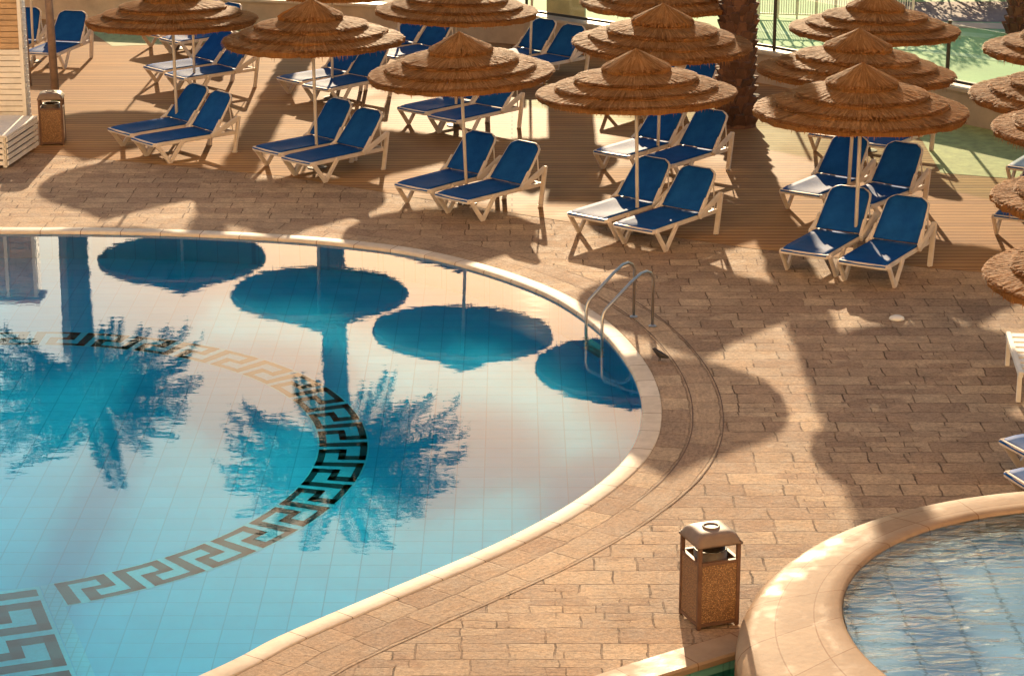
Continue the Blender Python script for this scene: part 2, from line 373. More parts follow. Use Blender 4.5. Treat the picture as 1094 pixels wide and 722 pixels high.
# pool shell
FD = -1.32
floor = poly([off(.0)], FD).build('pool_floor', M['tile']); tag(floor, kind='structure')
def strip(L0, L1, z0, z1, name, mat, parent=None, closed=True, profile=None):
    m = MB(); uv = []; N = len(L0); s = 0
    vs = []; fs = []
    for i in range(N+1):
        j = i % N
        if i: s += (L0[j]-L0[i-1]).length
        vs += [(L0[j].x, L0[j].y, z0), (L1[j].x, L1[j].y, z1)]; uv += [(s, 0.0), (s, (L1[j]-L0[j]).length or abs(z1-z0))]
        if i: fs.append((2*i-2, 2*i, 2*i+1, 2*i-1))
    m.add(vs, fs); return m.build(name, mat, parent, uvs=uv)
wallp = strip(off(.001), off(.001), FD, -.03, 'pool_wall', M['tile']); tag(wallp, kind='structure')
wt = poly([off(.0)], -.035).build('pool_water', M['water']); tag(wt, kind='structure')
# coping with a rounded nose, swept along the edge
prof = [(-.022, -.06), (-.025, -.008), (-.018, .004), (.0, .009), (.185, .011), (.195, .005), (.20, -.02)]
m = MB(); uv = []; N = len(pool); Ls = [off(d) for d, z in prof]; s = 0
for i in range(N+1):
    j = i % N
    if i: s += (pool[j]-pool[i-1]).length
    for q, (d, z) in enumerate(prof):
        m.v.append((Ls[q][j].x, Ls[q][j].y, z)); uv.append((s, d+.05))
    if i:
        for q in range(len(prof)-1):
            a = (i-1)*len(prof)+q; m.f.append((a, a+len(prof), a+len(prof)+1, a+1))
cp = m.build('pool_coping', M['coping'], uvs=uv, smooth=True); tag(cp, kind='structure')
tag(strip(off(.205), off(.875), .0, .0, 'paving_border', M['paving_uv']), kind='structure')
gm = MB()
for d in (.54, .875):
    o = len(gm.v); ids = [i for i in range(len(pool)) if pool[i].x > -.2 and pool[i].y > 22.0]; c_ = off(d)
    for q_, i in enumerate(ids):
        hw_ = .007*min(1, q_/12, (len(ids)-1-q_)/12)*random.uniform(.6, 1.2)+.0005
        nn = (off(1)[i]-pool[i]) if q_ == 0 else (c_[i]-pool[i]).normalized()
        a_, b_ = c_[i]-nn*hw_, c_[i]+nn*hw_; gm.v += [(a_.x, a_.y, .004), (b_.x, b_.y, .004)]
        if q_: gm.f.append((o+2*q_-2, o+2*q_, o+2*q_+1, o+2*q_-1))
tag(gm.build('paving_joint', plain('dark joint', (.14, .075, .045), .9)), kind='structure')
# Greek key on the floor
cx, cy, R0, R1 = -6.1, 25.0, 3.92, 4.5
def key(mapf, n0, n1, per, wd, zz, mb):
    path = [(0, 0), (0, 4), (2.4, 4), (2.4, 2), (1.2, 2), (1.2, 0), (3.6, 0)]
    for u in range(n0, n1):
        for (a, b), (c, d) in zip(path, path[1:]):
            x0, x1 = sorted((a, c)); y0, y1 = sorted((b, d)); hw = wd
            x0 -= hw; x1 += hw; y0 -= hw; y1 += hw
            K = max(1, int((x1-x0)/.5))
            for q in range(K):
                xa, xb = x0+(x1-x0)*q/K, x0+(x1-x0)*(q+1)/K
                mb.add([(*mapf((u*3.6+xx)*per/3.6, yy/4), zz) for xx, yy in ((xa, y0), (xb, y0), (xb, y1), (xa, y1))], [(0, 1, 2, 3)])
mb = MB(); NU = 42; per = 2*pi/NU
def ring(a, t): r = R1-.06-(R1-R0-.12)*t if False else R0+.06+(R1-R0-.12)*(1-t); th = -R(60)-0+a; return cx+r*cos(th), cy+r*sin(th)
def ringf(a, t):
    r = R0+.06+(R1-R0-.12)*(1-t); th = -R(64.5)+a
    return cx+r*cos(th), cy+r*sin(th)
key(ringf, 0, 37, per, .35, FD+.010, mb)
mb.build('key_mosaic', M['mosaic'], floor)
mb = MB(); n = 120
for i in range(n):
    a0, a1 = -R(66)+2*pi*.9*i/n, -R(66)+2*pi*.9*(i+1)/n
    mb.add([(cx+r*cos(a), cy+r*sin(a), FD+.005) for r, a in ((R0, a0), (R1, a0), (R1, a1), (R0, a1))], [(0, 1, 2, 3)])
mb.build('mosaic_ground', M['mosaic_bg'], floor)
A, B = Vector((-4.55, 21.38)), Vector((-3.7, 19.01)); D = (B-A).normalized(); Nn = Vector((D.y, -D.x))   # Nn points away to the left
mb = MB()
def band(a, t): p = A+D*(a+.15)+Nn*(.14+.66*t); return p.x, p.y
key(band, 0, 6, .80, .36, FD+.010, mb); mb.build('key_mosaic', M['mosaic'], floor)
mb = MB()
for lo, hi, z, mt, nm in ((0.04, .92, FD+.005, 'mosaic_bg', 'mosaic_ground'), (-.12, .03, FD+.006, 'tile_pale', 'pale_strip')):
    mb = MB(); q = [A+D*a+Nn*b for a, b in ((0, lo), (6, lo), (6, hi), (0, hi))]
    mb.add([(p.x, p.y, z) for p in q], [(0, 1, 2, 3)]); mb.build(nm, M[mt], floor)
# ------------------------------------------------------------------ channel
M['coping_warm'] = M['rim']
tag(poly([chan], -.9).build('channel_floor', M['green_tile']), kind='structure')
tag(poly([chan], -.14).build('channel_water', M['green_water']), kind='structure')
tag(strip(chan, chan, -.9, -.005, 'channel_wall', M['green_tile']), kind='structure')
ed = chan[:6]; m = MB(); uv = []; s = 0
prof2 = [(-.03, -.05), (-.035, .0), (-.02, .02), (.30, .02), (.31, -.01)]
for i, p in enumerate(ed):
    t = (ed[min(i+1, 5)]-ed[max(i-1, 0)]).normalized(); nn = Vector((-t.y, t.x))
    if i: s += (p-ed[i-1]).length
    for d, z in prof2:
        q = p+nn*d; m.v.append((q.x, q.y, z)); uv.append((s, d+.06))
    if i:
        for q in range(4): a = (i-1)*5+q; m.f.append((a, a+5, a+6, a+1))
tag(m.build('channel_coping', M['coping_warm'], uvs=uv), kind='structure')
# ------------------------------------------------------------------ raised round pool
rp = empty('raised_pool', (5.7, 18.1, 0)); tag(rp, 'raised round pool with smooth peach stone rim and rippled grey blue water', 'pool')
oc, orad, ic, irad = Vector((.2, -.3)), 4.06, Vector((-.2, .4)), 2.68
prf = [(0, 0), (0, .12), (.012, .21), (.05, .275), (.12, .315), (.22, .335), (.5, .345), (.8, .35), (.95, .345), (.985, .33), (1.0, .27), (1.0, -.12)]
m = MB(); uv = []; N = 128
for i in range(N+1):
    a = 2*pi*i/N; e = Vector((cos(a), sin(a)))
    po, pi_ = oc+e*orad, ic+e*irad
    for t, z in prf:
        q = po+(pi_-po)*t; m.v.append((q.x, q.y, z)); uv.append((a*2.8, t))
    if i:
        L = len(prf)
        for q in range(L-1): b = (i-1)*L+q; m.f.append((b, b+L, b+L+1, b+1))
m.build('rim', M['rim'], rp, smooth=True, uvs=uv)
circ = [ic+Vector((cos(2*pi*i/96), sin(2*pi*i/96)))*irad for i in range(96)]
poly([circ], -.10).build('basin_floor', M['spa_tile'], rp)
poly([circ], .315).build('water', M['spa_water'], rp)
# ------------------------------------------------------------------ straw parasol
def make_parasol(seed=3, rag=1.0):
    root = empty('straw_parasol')
    MB().tube([(0, 0, 0), (0, 0, 2.57)], .026, 10).build('pole', M['pole'], root, smooth=True)
    MB().lathe([(0, .0), (.16, .0), (.16, .012), (.05, .03), (.04, .10), (0, .10)], 16).build('base_plate', M['hub'], root)
    rnd = random.Random(seed)
    # ribs under the thatch
    for i in range(8):
        a = 2*pi*i/8+.2
        MB().tube([(0.02*cos(a), .02*sin(a), 2.50), (.5*cos(a), .5*sin(a), 2.32), (1.32*cos(a), 1.32*sin(a), 2.08)], .012, 5).build('rib', M['post_wood'], root)
    tiers = [(0.0, 2.68, .48, 2.43, .06), (.25, 2.40, .87, 2.28, .065), (.6, 2.265, 1.14, 2.165, .065), (.9, 2.155, 1.41, 2.06, .07)]
    for ti, (r0, z0, r1, z1, th) in enumerate(tiers):
        m = MB(); n = 84
        # skirt body
        pf = [(0, 0), (.45, .018), (.85, .008), (1.0, -.012)]
        wob = [rag*(rnd.uniform(-.012, .012)+.010*sin(3*2*pi*k/n+seed+ti)+.007*sin(7*2*pi*k/n+2*ti)) for k in range(n)]
        rings = []
        for t, dz in pf:
            rings.append([(max(.004, (r0+(r1-r0)*t)+wob[k]*t*1.5), z0+(z1-z0)*t+dz+wob[k]*.6*t) for k in range(n)])
        rings.append([(r1+wob[k]*1.5-.015, z1-th+rnd.uniform(-.012, .006)) for k in range(n)])
        rings.append([(max(.004, r0+.02), z0-.05) for k in range(n)])
        o = len(m.v)
        for g in rings:
            for k_, (r, z) in enumerate(g): m.v.append((r*cos(2*pi*k_/n), r*sin(2*pi*k_/n), z))
        for i in range(len(rings)-1):
            for k_ in range(n): m.f.append((o+i*n+k_, o+i*n+(k_+1) % n, o+(i+1)*n+(k_+1) % n, o+(i+1)*n+k_))
        # straw strands lying on it and poking over the rim
        cnt = int(320+1500*(r1**1.5))
        for _ in range(cnt):
            a = rnd.uniform(0, 2*pi); t0 = rnd.uniform(0, .45) if rnd.random() < .75 else rnd.uniform(.4, .8)
            t1 = min(1.0, t0+rnd.uniform(.2, .5)) if rnd.random() < .2 else 1.0+rnd.uniform(-.03, .035)*(1+.8*(rag-1))
            da = rnd.gauss(0, .05)/(r1+.25); wd = rnd.uniform(.005, .013)
            pts = []
            for t, aa in ((t0, a), ((t0+t1)/2, a+da*.5), (t1, a+da)):
                r = max(.01, r0+(r1-r0)*min(t, 1.0))+(max(0, t-1)*.6)
                z = z0+(z1-z0)*min(t, 1)+.022+rnd.uniform(-.003, .012)*(.5+t)-max(0, t-1)*1.0
                pts.append((r, aa, z))
            vs = []
            for r, aa, z in pts:
                for sg in (-1, 1): vs.append((r*cos(aa)-sg*wd*sin(aa), r*sin(aa)+sg*wd*cos(aa), z))
            m.add(vs, [(0, 1, 3, 2), (2, 3, 5, 4)])
        # hanging fringe under the rim
        for _ in range(int(240*r1)):
            a = rnd.uniform(0, 2*pi); r = r1+rnd.uniform(-.03, .02); wd = rnd.uniform(.004, .009); l = rnd.uniform(.02, .05+.035*rag*(rnd.random() < .3))
            z = z1-th+.02
            m.add([(r*cos(a)-wd*sin(a), r*sin(a)+wd*cos(a), z), (r*cos(a)+wd*sin(a), r*sin(a)-wd*cos(a), z), ((r+.01)*cos(a), (r+.01)*sin(a), z-l)], [(0, 1, 2)])
        m.build('thatch_tier', M['thatch'], root)
    MB().lathe([(0, 2.63), (.03, 2.63), (.035, 2.655), (.012, 2.69), (0, 2.695)], 10).build('finial', M['pole'], root)
    return root
# ------------------------------------------------------------------ sun lounger (x from foot to head)
def make_lounger(recline=50):
    root = empty('sun_lounger')
    m = MB()
    for s in (-1, 1): m.bar((-.02, s*.325, .325), (1.56, s*.325, .325), .05, .06)
    m.bar((0, -.34, .322), (0, .34, .322), .05, .06); m.bar((1.55, -.325, .322), (1.55, .325, .322), .045, .06); m.bar((.9, -.32, .305), (.9, .32, .305), .035, .03)
    m.build('frame', M['plastic'], root, bevel=.012)
    m = MB(); nx, ny = 12, 8
    def grid(fn, th):
        o = len(m.v)
        for lv in (0, -th):
            for i in range(nx+1):
                for j in range(ny+1): m.v.append(fn(i/nx, j/ny, lv))
        q = (nx+1)*(ny+1); f = lambda i, j: i*(ny+1)+j
        for i in range(nx):
            for j in range(ny):
                m.f.append((o+f(i, j), o+f(i+1, j), o+f(i+1, j+1), o+f(i, j+1)))
                m.f.append((o+q+f(i, j), o+q+f(i, j+1), o+q+f(i+1, j+1), o+q+f(i+1, j)))
        bd = [f(i, 0) for i in range(nx+1)]+[f(nx, j) for j in range(1, ny+1)]+[f(i, ny) for i in range(nx-1, -1, -1)]+[f(0, j) for j in range(ny-1, 0, -1)]
        for a, b in zip(bd, bd[1:]+bd[:1]): m.f.append((o+a, o+b, o+q+b, o+q+a))
    grid(lambda u, v, d: (-.03+1.20*u, -.325+.65*v, .372+d-.03*sin(pi*v)*sin(pi*min(1, u*1.1+.05))+(-.03*(1-u*8) if u < .12 else 0)), .014)
    m.build('seat', M['sling'], root, smooth=True)
    ang = R(recline); ca, sa = cos(ang), sin(ang); LB = .68
    def bk(s, y, d): return (1.15+s*ca-d*sa, y, .365+s*sa+d*ca)
    def hw(u):
        wv = .325-.045*u
        if u > .84: wv -= .10*((u-.84)/.16)**2.4
        return wv
    m = MB()
    grid(lambda u, v, d: bk(.02+LB*u, hw(u)*(2*v-1), d-.035*sin(pi*v)*sin(pi*(u*.9+.05))+.03), .014)
    m.build('backrest', M['sling'], root, smooth=True)
    pts = [bk(.0, -.335, 0)]+[bk(.02+LB*u, -hw(u)-.010, 0) for u in (.2, .5, .8, .9, .97)]+[bk(LB+.025, y, 0) for y in (-.17, 0, .17)]+[bk(.02+LB*u, hw(u)+.010, 0) for u in (.97, .9, .8, .5, .2)]+[bk(0, .335, 0)]
    MB().tube(pts, .021, 7).build('back_frame', M['plastic'], root, smooth=True)
    for s in (-1, 1):
        m = MB(); y = s*.352
        m.bar((.03, y, .33), (.27, y, .01), .042, .066); m.bar((.27, y, .01), (.53, y, .33), .042, .066)
        m.box((.27, y, .014), (.085, .04, .028)); m.build('front_leg', M['plastic'], root, bevel=.008)
        m = MB(); y = s*.372
        m.bar((1.06, y, .335), (1.60, y, .575), .05, .078); m.bar((1.60, y, .60), (1.50, y, .0), .048, .072); m.box((1.50, y, .018), (.09, .046, .036))
        m.build('rear_leg', M['plastic'], root, bevel=.009)
        MB().bar(bk(-.03, s*.345, .02), bk(.24, s*.335, .02), .045, .06).build('hinge_arm', M['plastic'], root, bevel=.01)
        MB().tube([bk(.52, s*.3, -.02), (1.50, s*.34, .33)], .011, 6).build('back_prop', M['plastic'], root)
    return root
pars, protos = [make_parasol(), make_parasol(8, 1.7), make_parasol(15, 1.3)], [make_lounger(49), make_lounger(45), make_lounger(54)]
usedp, usedl = [False]*3, [False]*3
def parasol(x, y, label, rz, sc_=1.0, tilt=0):
    k_ = rl.randrange(3)
    o = copy_tree(pars[k_]) if usedp[k_] else pars[k_]; usedp[k_] = True
    o.location = (x, y, 0); o.rotation_euler = (tilt, tilt*.6, rz); o.scale = (sc_, sc_, sc_*rl.uniform(.97, 1.0))
    return tag(o, label, 'parasol', 'straw parasols around the pools')
def lounger(x, y, deg, label):
    k_ = [0, 0, 1, 0, 2, 1, 0, 2, 0][rl.randrange(9)]
    o = copy_tree(protos[k_]) if usedl[k_] else protos[k_]; usedl[k_] = True
    o.location = (x, y, .002); o.rotation_euler = (0, 0, R(deg)); o.scale = (1, 1, 1)
    return tag(o, label, 'sun lounger', 'blue loungers under the parasols')
rn = random.Random(11); rl = random.Random(21)
# px,py of pole foot, axis angle, parasol label, short phrase for its loungers, left?, right?
SETS = [
 (190, 150, 42, 'straw parasol nearest the slatted hut, at the far pool edge', 'pool edge parasol nearest the slatted hut'),
 (339, 179, 45, 'second straw parasol from the slatted hut along the pool edge', 'second pool edge parasol from the hut'),
 (499, 217, 49, 'third straw parasol from the slatted hut along the pool edge', 'third pool edge parasol from the hut'),
 (681, 249, 52, 'straw parasol directly behind the pool ladder, brightly lit straw tiers', 'parasol directly behind the pool ladder'),
 (913, 277, 60, 'nearest of three straw parasols lined up right of thick palm trunk', 'nearest of the three parasols right of the palm'),
 (905, 222, 54, 'middle of three straw parasols lined up right of thick palm trunk', 'middle of the three parasols right of the palm'),
 (927, 161, 54, 'farthest of three straw parasols lined up right of thick palm trunk, overlapping the glass fence', 'farthest of the three parasols right of the palm'),
 (208, 98, 42, 'straw parasol cut by the top edge, behind the one nearest the hut, pole showing', 'second row parasol behind the one nearest the hut'),
 (355, 105, 46, 'straw parasol cut by the top edge, just before the far left palm trunks', 'second row parasol behind the second pool edge one'),
 (487, 134, 50, 'straw parasol just above and behind the third one of the pool edge', 'second row parasol behind the third pool edge one'),
 (702, 180, 54, 'straw parasol directly behind the ladder parasol, left of thick palm trunk', 'parasol left of the thick palm, second behind the ladder'),
 (703, 122, 52, 'straw parasol cut by the top edge, left of thick palm, third behind the ladder', 'third parasol behind the ladder by the fence wall'),
 (566, 78, 48, 'straw parasol with only its thin pole showing beside the beige pillar', 'parasol pole beside the beige pillar'),
 (427, 68, 45, 'straw parasol with only its pole showing before the far beige wall', 'back row parasol pole left of the pillar'),
 (190, 52, 42, 'straw parasol above the frame, behind the far left rows, by the turf', 'back row parasol on the turf edge'),
 (36, 66, 78, 'straw parasol with only its pole showing behind the slatted hut', 'parasol behind the slatted hut'),
 (1140, 195, 58, 'farthest straw parasol of the column at the right frame edge', 'farthest parasol of the right edge column'),
 (1126, 248, 62, 'second straw parasol from the fence in the column at right frame edge', 'second parasol from the fence, right edge column'),
 (1160, 300, 66, 'third straw parasol from the fence in the column at right frame edge', 'third parasol from the fence, right edge column'),
 (1172, 386, 72, 'fourth straw parasol from the fence in the column at right frame edge', 'fourth parasol from the fence, right edge column'),
 (1190, 502, 80, 'nearest straw parasol at the right frame edge, large and brightly lit', 'nearest parasol at the right frame edge'),
]
SHIFT = {0: (0, -.62), 7: (.05, .75), 8: (0, .3), 14: (.3, 0), 4: (-.12, -.4)}
NOBED = {19, 20, 18}
for i, (px, py, deg, lab, short) in enumerate(SETS):
    p = at(px, py); a = R(deg); d = Vector((cos(a), sin(a))); n = Vector((sin(a), -cos(a)))
    parasol(p.x, p.y, lab, rn.uniform(0, 6.28), rn.uniform(.97, 1.02), rn.uniform(-.035, .035))
    if i in NOBED: continue
    for sgn_, nm in ((-1, 'left'), (1, 'right')):
        q = p.xy-d*(.80+rn.uniform(-.05, .05)+(.12 if sgn_ > 0 else 0))+n*(.44*sgn_+.11)+Vector(SHIFT.get(i, (0, 0)))
        lounger(q.x, q.y, deg+rn.uniform(-3, 3), f'{nm} blue lounger under the {short}')
q = at(1085, 474, .33); lounger(q.x+.0, q.y-.22, 24, 'blue lounger foot end at right frame edge, farther of two beside raised pool')
q = at(1087, 506, .33); lounger(q.x+.0, q.y-.30, 20, 'blue lounger foot end at right frame edge, nearer of two beside raised pool')
# white slatted low table cut by the right edge
q0, q1 = at(1077, 355, .37).xy, at(1091, 399, .37).xy
ed_ = (q0-q1); Lt = ed_.length; ed_.normalize()
tb = empty('slatted_table', (*((q0+q1)/2), 0), math.atan2(-ed_.x, ed_.y)); tag(tb, 'low white slatted table cut by the right frame edge', 'table')
m = MB(); ns = max(6, round(Lt/.2))
for i in range(ns): m.box((.42, -Lt/2+Lt*(i+.5)/ns, .362), (.78, Lt/ns*.72, .022))
m.build('slats', M['white_wood'], tb, bevel=.004)
for x in (.0, .84): MB().box((x, 0, .35), (.055, Lt, .07)).build('side_rail', M['white_wood'], tb, bevel=.008)
for x in (.0, .84):
    for sy in (-1, 1): MB().box((x, sy*(Lt/2-.12), .156), (.05, .05, .312)).build('leg', M['white_wood'], tb)
# ------------------------------------------------------------------ litter bins
def make_bin():
    root = empty('litter_bin'); s = .21
    for sx in (-1, 1):
        for sy in (-1, 1): MB().box((sx*s, sy*s, .46), (.042, .042, .92)).build('post', M['bin_metal'], root, bevel=.005)
    for (cx_, cy_, wx, wy) in ((0, -s, 1, 0), (0, s, 1, 0), (-s, 0, 0, 1), (s, 0, 0, 1)):
        MB().box((cx_, cy_, .375), (.376 if wx else .026, .376 if wy else .026, .61)).build('panel', M['pebble'], root)
        m = MB(); m.box((cx_, cy_, .70), (.376 if wx else .036, .376 if wy else .036, .032)); m.box((cx_, cy_, .05), (.376 if wx else .036, .376 if wy else .036, .036)); m.build('rail', M['bin_metal'], root)
    m = MB(); m.lathe([(.15, .1), (.165, .1), (.17, .78), (.15, .78), (.145, .12)], 20); m.build('liner', M['hub'], root, smooth=True)
    # vaulted square cap with an ashtray well
    m = MB(); n = 12
    for lv in (0, 1):
        for i in range(n+1):
            for j in range(n+1):
                u, v = 2*i/n-1, 2*j/n-1
                x, y = u*.243, v*.243
                z = .90+.105*((1-abs(u)**5)*(1-abs(v)**5))**.6-.022*lv
                m.v.append((x, y, z))
    f = lambda i, j: i*(n+1)+j; q_ = (n+1)**2
    for i in range(n):
        for j in range(n):
            m.f += [(f(i, j), f(i+1, j), f(i+1, j+1), f(i, j+1)), (q_+f(i, j), q_+f(i, j+1), q_+f(i+1, j+1), q_+f(i+1, j))]
    bd = [f(i, 0) for i in range(n+1)]+[f(n, j) for j in range(1, n+1)]+[f(i, n) for i in range(n-1, -1, -1)]+[f(0, j) for j in range(n-1, 0, -1)]
    for a, b in zip(bd, bd[1:]+bd[:1]): m.f.append((a, b, q_+b, q_+a))
    cap = m.build('cap', M['bin_cap'], root, smooth=True)
    MB().lathe([(.068, .99), (.072, 1.018), (.086, 1.018), (.093, 1.0)], 24).build('ashtray_ring', M['bin_cap'], cap, smooth=True)
    MB().lathe([(0, 1.0075), (.03, 1.0075), (.07, 1.0085)], 24).build('ashtray_sand', M['hub'], cap)
    return root
b0 = make_bin(); p = at(757, 661); b0.scale = (.87,)*3; b0.location = (p.x, p.y, 0); b0.rotation_euler.z = R(20)
tag(b0, 'square litter bin with pebble panels standing between the channel and main pool', 'litter bin', 'square pebble panel litter bins')
b1 = copy_tree(b0); p = at(57, 153); b1.location = (p.x, p.y, 0); b1.rotation_euler.z = R(6); b1['label'] = 'darker litter bin in the far corner beside the white slatted hut'
# ------------------------------------------------------------------ pool ladder
lad = empty('pool_ladder', at(660, 350)); tag(lad, 'shiny steel pool ladder with two bent handrails at the curved pool edge', 'ladder')
L0 = Vector(lad.location)
def P3(px, py, z): return at(px, py, z)-L0
rails = [((626, 359), (677, 339)), ((643, 370), (697, 349))]
ends = []
for a, b in rails:
    pa, pb = P3(*a, -.03), P3(*b, 0); dr = (pb-pa); dr.z = 0; Ld = dr.length; dr.normalize()
    q = lambda s, z: Vector((pa.x+dr.x*s, pa.y+dr.y*s, z))
    pts = [q(0, -.45), q(0, .30), q(.02, .37), q(.06, .42), q(Ld*.55, .66), q(Ld*.75, .735), q(Ld*.86, .74), q(Ld*.95, .70), q(Ld, .62), q(Ld, .0)]
    MB().tube(pts, .019, 10).build('handrail', M['steel'], lad, smooth=True)
    MB().lathe([(0, 0), (.05, 0), (.05, .015), (.025, .03), (0, .03)], 16, q(Ld, .0)).build('flange', M['steel'], lad)
    ends.append(q(0, 0))
for z in (-.11, -.29, -.45):
    MB().bar(ends[0]+Vector((0, 0, z)), ends[1]+Vector((0, 0, z)), .09, .025).build('tread', M['steel'], lad, bevel=.006)
# ------------------------------------------------------------------ slatted hut and screen box
g0, g1 = at(9, 180), at(41, 158)
ax = (g1-g0).xy; La = ax.length; ax.normalize(); ay = Vector((-ax.y, ax.x))
rzb = math.atan2(ax.y, ax.x)
hb = empty('slatted_box', (g0.x, g0.y, 0), rzb); tag(hb, 'low white slatted wooden box in front of the slatted hut', 'box')
m = MB()
for i in range(5):
    z = .05+.095*i
    m.box((La/2, .0, z+.03), (La, .022, .066)); m.box((0, .8, z+.03), (.022, 1.5, .066)); m.box((La, .8, z+.03), (.022, 1.5, .066))
m.build('slats', M['white_wood'], hb)
MB().box((La/2, .8, .515), (La+.04, 1.62, .03)).build('top', M['white_wood'], hb)
m = MB()
for x in (.05, La-.05):
    for y in (.06, 1.5): m.box((x, y, .25), (.06, .06, .49))
m.build('corner_post', M['white_wood'], hb)
MB().box((La/2, .8, .25), (La-.12, 1.4, .44)).build('liner', M['hub'], hb)
hx = at(31, 152)
ht = empty('slatted_hut', (hx.x, hx.y, 0), 0); tag(ht, 'tall pale slatted wooden hut at the left frame edge', 'hut')
m = MB()
for i in range(16): m.box((-1.2, 0, .09+.095*i), (2.4, .03, .082))
m.build('front_slats', M['white_wood'], ht)
m = MB()
for i in range(11): m.box((-1.2, .01, 1.62+.095*i), (2.36, .03, .08))
m.build('upper_slats', M['tan_wood'], ht)
MB().box((-1.2, .06, 1.3), (2.36, .03, 2.56)).build('back_board', M['tan_wood'], ht)
for x in (-.03, -.5, -2.37): MB().box((x, -.03, 1.3), (.06, .03, 2.6)).build('post', M['white_wood'], ht)
m = MB()
for i in range(27): m.box((-.012, .2, .09+.095*i), (.024, .28, .082))
m.build('side_slats', M['white_wood'], ht); MB().box((-.05, .2, 1.3), (.03, .28, 2.56)).build('side_board', M['tan_wood'], ht)
MB().box((-1.25, .2, 2.67), (2.6, .7, .06)).build('roof', M['pink_roof'], ht)
# lamp post behind the far bin, leaning pole
p = at(61, 128); lp = empty('timber_post', (p.x, p.y, 0)); tag(lp, 'grey round timber post with mossy foot, rising behind the far bin', 'post')
MB().tube([(0, 0, 0), (-.02, 0, 1.5), (-.06, 0, 4.2)], [.075, .07, .065], 12).build('shaft', M['post_wood'], lp, smooth=True)
MB().lathe([(.0, .0), (.10, .0), (.095, .25), (.078, .42), (.0, .42)], 14).build('moss', M['moss'], lp)
p = at(32, 92); q = MB().tube([p, p+Vector((-.1, .3, 1.5)), p+Vector((-.42, .5, 3.2))], .04, 8).build('leaning_pole', M['post_wood'], smooth=True)
tag(q, 'thin grey leaning pole rising behind the slatted hut', 'pole')
# ------------------------------------------------------------------ wall, pillar, glass fence
lw = empty('garden_wall', (0, 0, 0)); tag(lw, 'low beige garden wall with pale ledge running behind the parasols', 'wall')
def wallstrip(P_, z0, z1, t0, t1, name, mat, par):
    m = MB(); n = len(P_)
    N2 = []
    for i in range(n):
        t = (P_[min(i+1, n-1)]-P_[max(i-1, 0)]).normalized(); N2.append(Vector((-t.y, t.x)))
    for i in range(n):
        a, b = P_[i]+N2[i]*t0, P_[i]+N2[i]*t1
        m.v += [(a.x, a.y, z0), (a.x, a.y, z1), (b.x, b.y, z1), (b.x, b.y, z0)]
        if i:
            o = 4*(i-1)
            for q in range(4): m.f.append((o+q, o+4+q, o+4+(q+1) % 4, o+(q+1) % 4))
    m.f += [(0, 1, 2, 3), tuple(4*(n-1)+q for q in range(4))]
    return m.build(name, mat, par)
wallstrip(WALL, 0, .56, .0, .25, 'wall_body', M['wall'], lw)
wallstrip(WALL, .563, .62, -.05, .30, 'ledge', M['ledge'], lw)
FEN = WALL[3:]
pts = []
for a, b in zip(FEN, FEN[1:]):
    nseg = max(1, round((b-a).length/2.2))
    for q in range(nseg): pts.append(a+(b-a)*q/nseg)
pts.append(FEN[-1])
pts = [p+Vector((.05, .17)) for p in pts]
gf = empty('glass_fence', (0, 0, 0)); tag(gf, 'glass panel fence with dark posts standing on the garden wall', 'fence')
for p in pts: MB().box((p.x, p.y, 1.17), (.06, .06, 1.10)).build('post', M['dark_metal'], gf)
for a, b in zip(pts, pts[1:]):
    d = (b-a).normalized()*.035
    A3, B3 = Vector((a.x+d.x, a.y+d.y, 0)), Vector((b.x-d.x, b.y-d.y, 0))
    MB().bar(A3+Vector((0, 0, .68)), B3+Vector((0, 0, .68)), .04, .05).build('rail', M['dark_metal'], gf)
    MB().bar(A3+Vector((0, 0, 1.19)), B3+Vector((0, 0, 1.19)), .012, .94).build('pane', M['glass'], gf)
pl = at(604, 47); pr = empty('gate_pillar', (pl.x, pl.y, 0), R(-4)); tag(pr, 'tall beige plastered pillar standing against the garden wall', 'pillar')
MB().box((0, .35, 1.75), (.78, .7, 3.5)).build('shaft', M['wall'], pr, bevel=.02); MB().box((0, .35, 3.545), (.9, .82, .08)).build('cap', M['ledge'], pr, bevel=.01)
# ------------------------------------------------------------------ beyond the fence
def gp(px, py): return at(px, py).xy
def wv(p, k_): return Vector((p.x, p.y+k_))
crt = [wv(p, .5) for p in WALL[3:]]+[Vector((30, 42)), Vector((30, 75)), Vector((1, 75)), Vector((-2, 56))]
tag(poly([[tuple(p) for p in crt]], .006).build('green_court', M['court']), kind='structure')
m = MB()
for (a, b, wd) in ((gp(640, -2), gp(1060, 40), .5), (gp(790, 30), gp(1130, 72), .35)):
    t = (b-a).normalized(); n_ = Vector((-t.y, t.x))*wd/2
    m.add([(*(a-n_), .010), (*(b-n_), .010), (*(b+n_), .010), (*(a+n_), .010)], [(0, 1, 2, 3)])
tag(m.build('court_marking', M['court_line']), kind='structure')
a, b = gp(985, 29), gp(1180, 36)
tag(poly([[tuple(a), tuple(b), tuple(gp(1180, 28)), tuple(gp(985, 24))]], .014).build('path', M['path']), kind='structure')
tag(poly([[tuple(gp(960, 23)), tuple(gp(1250, 27)), tuple(gp(1250, 2)), tuple(gp(960, 3))]], .014).build('road', M['road']), kind='structure')
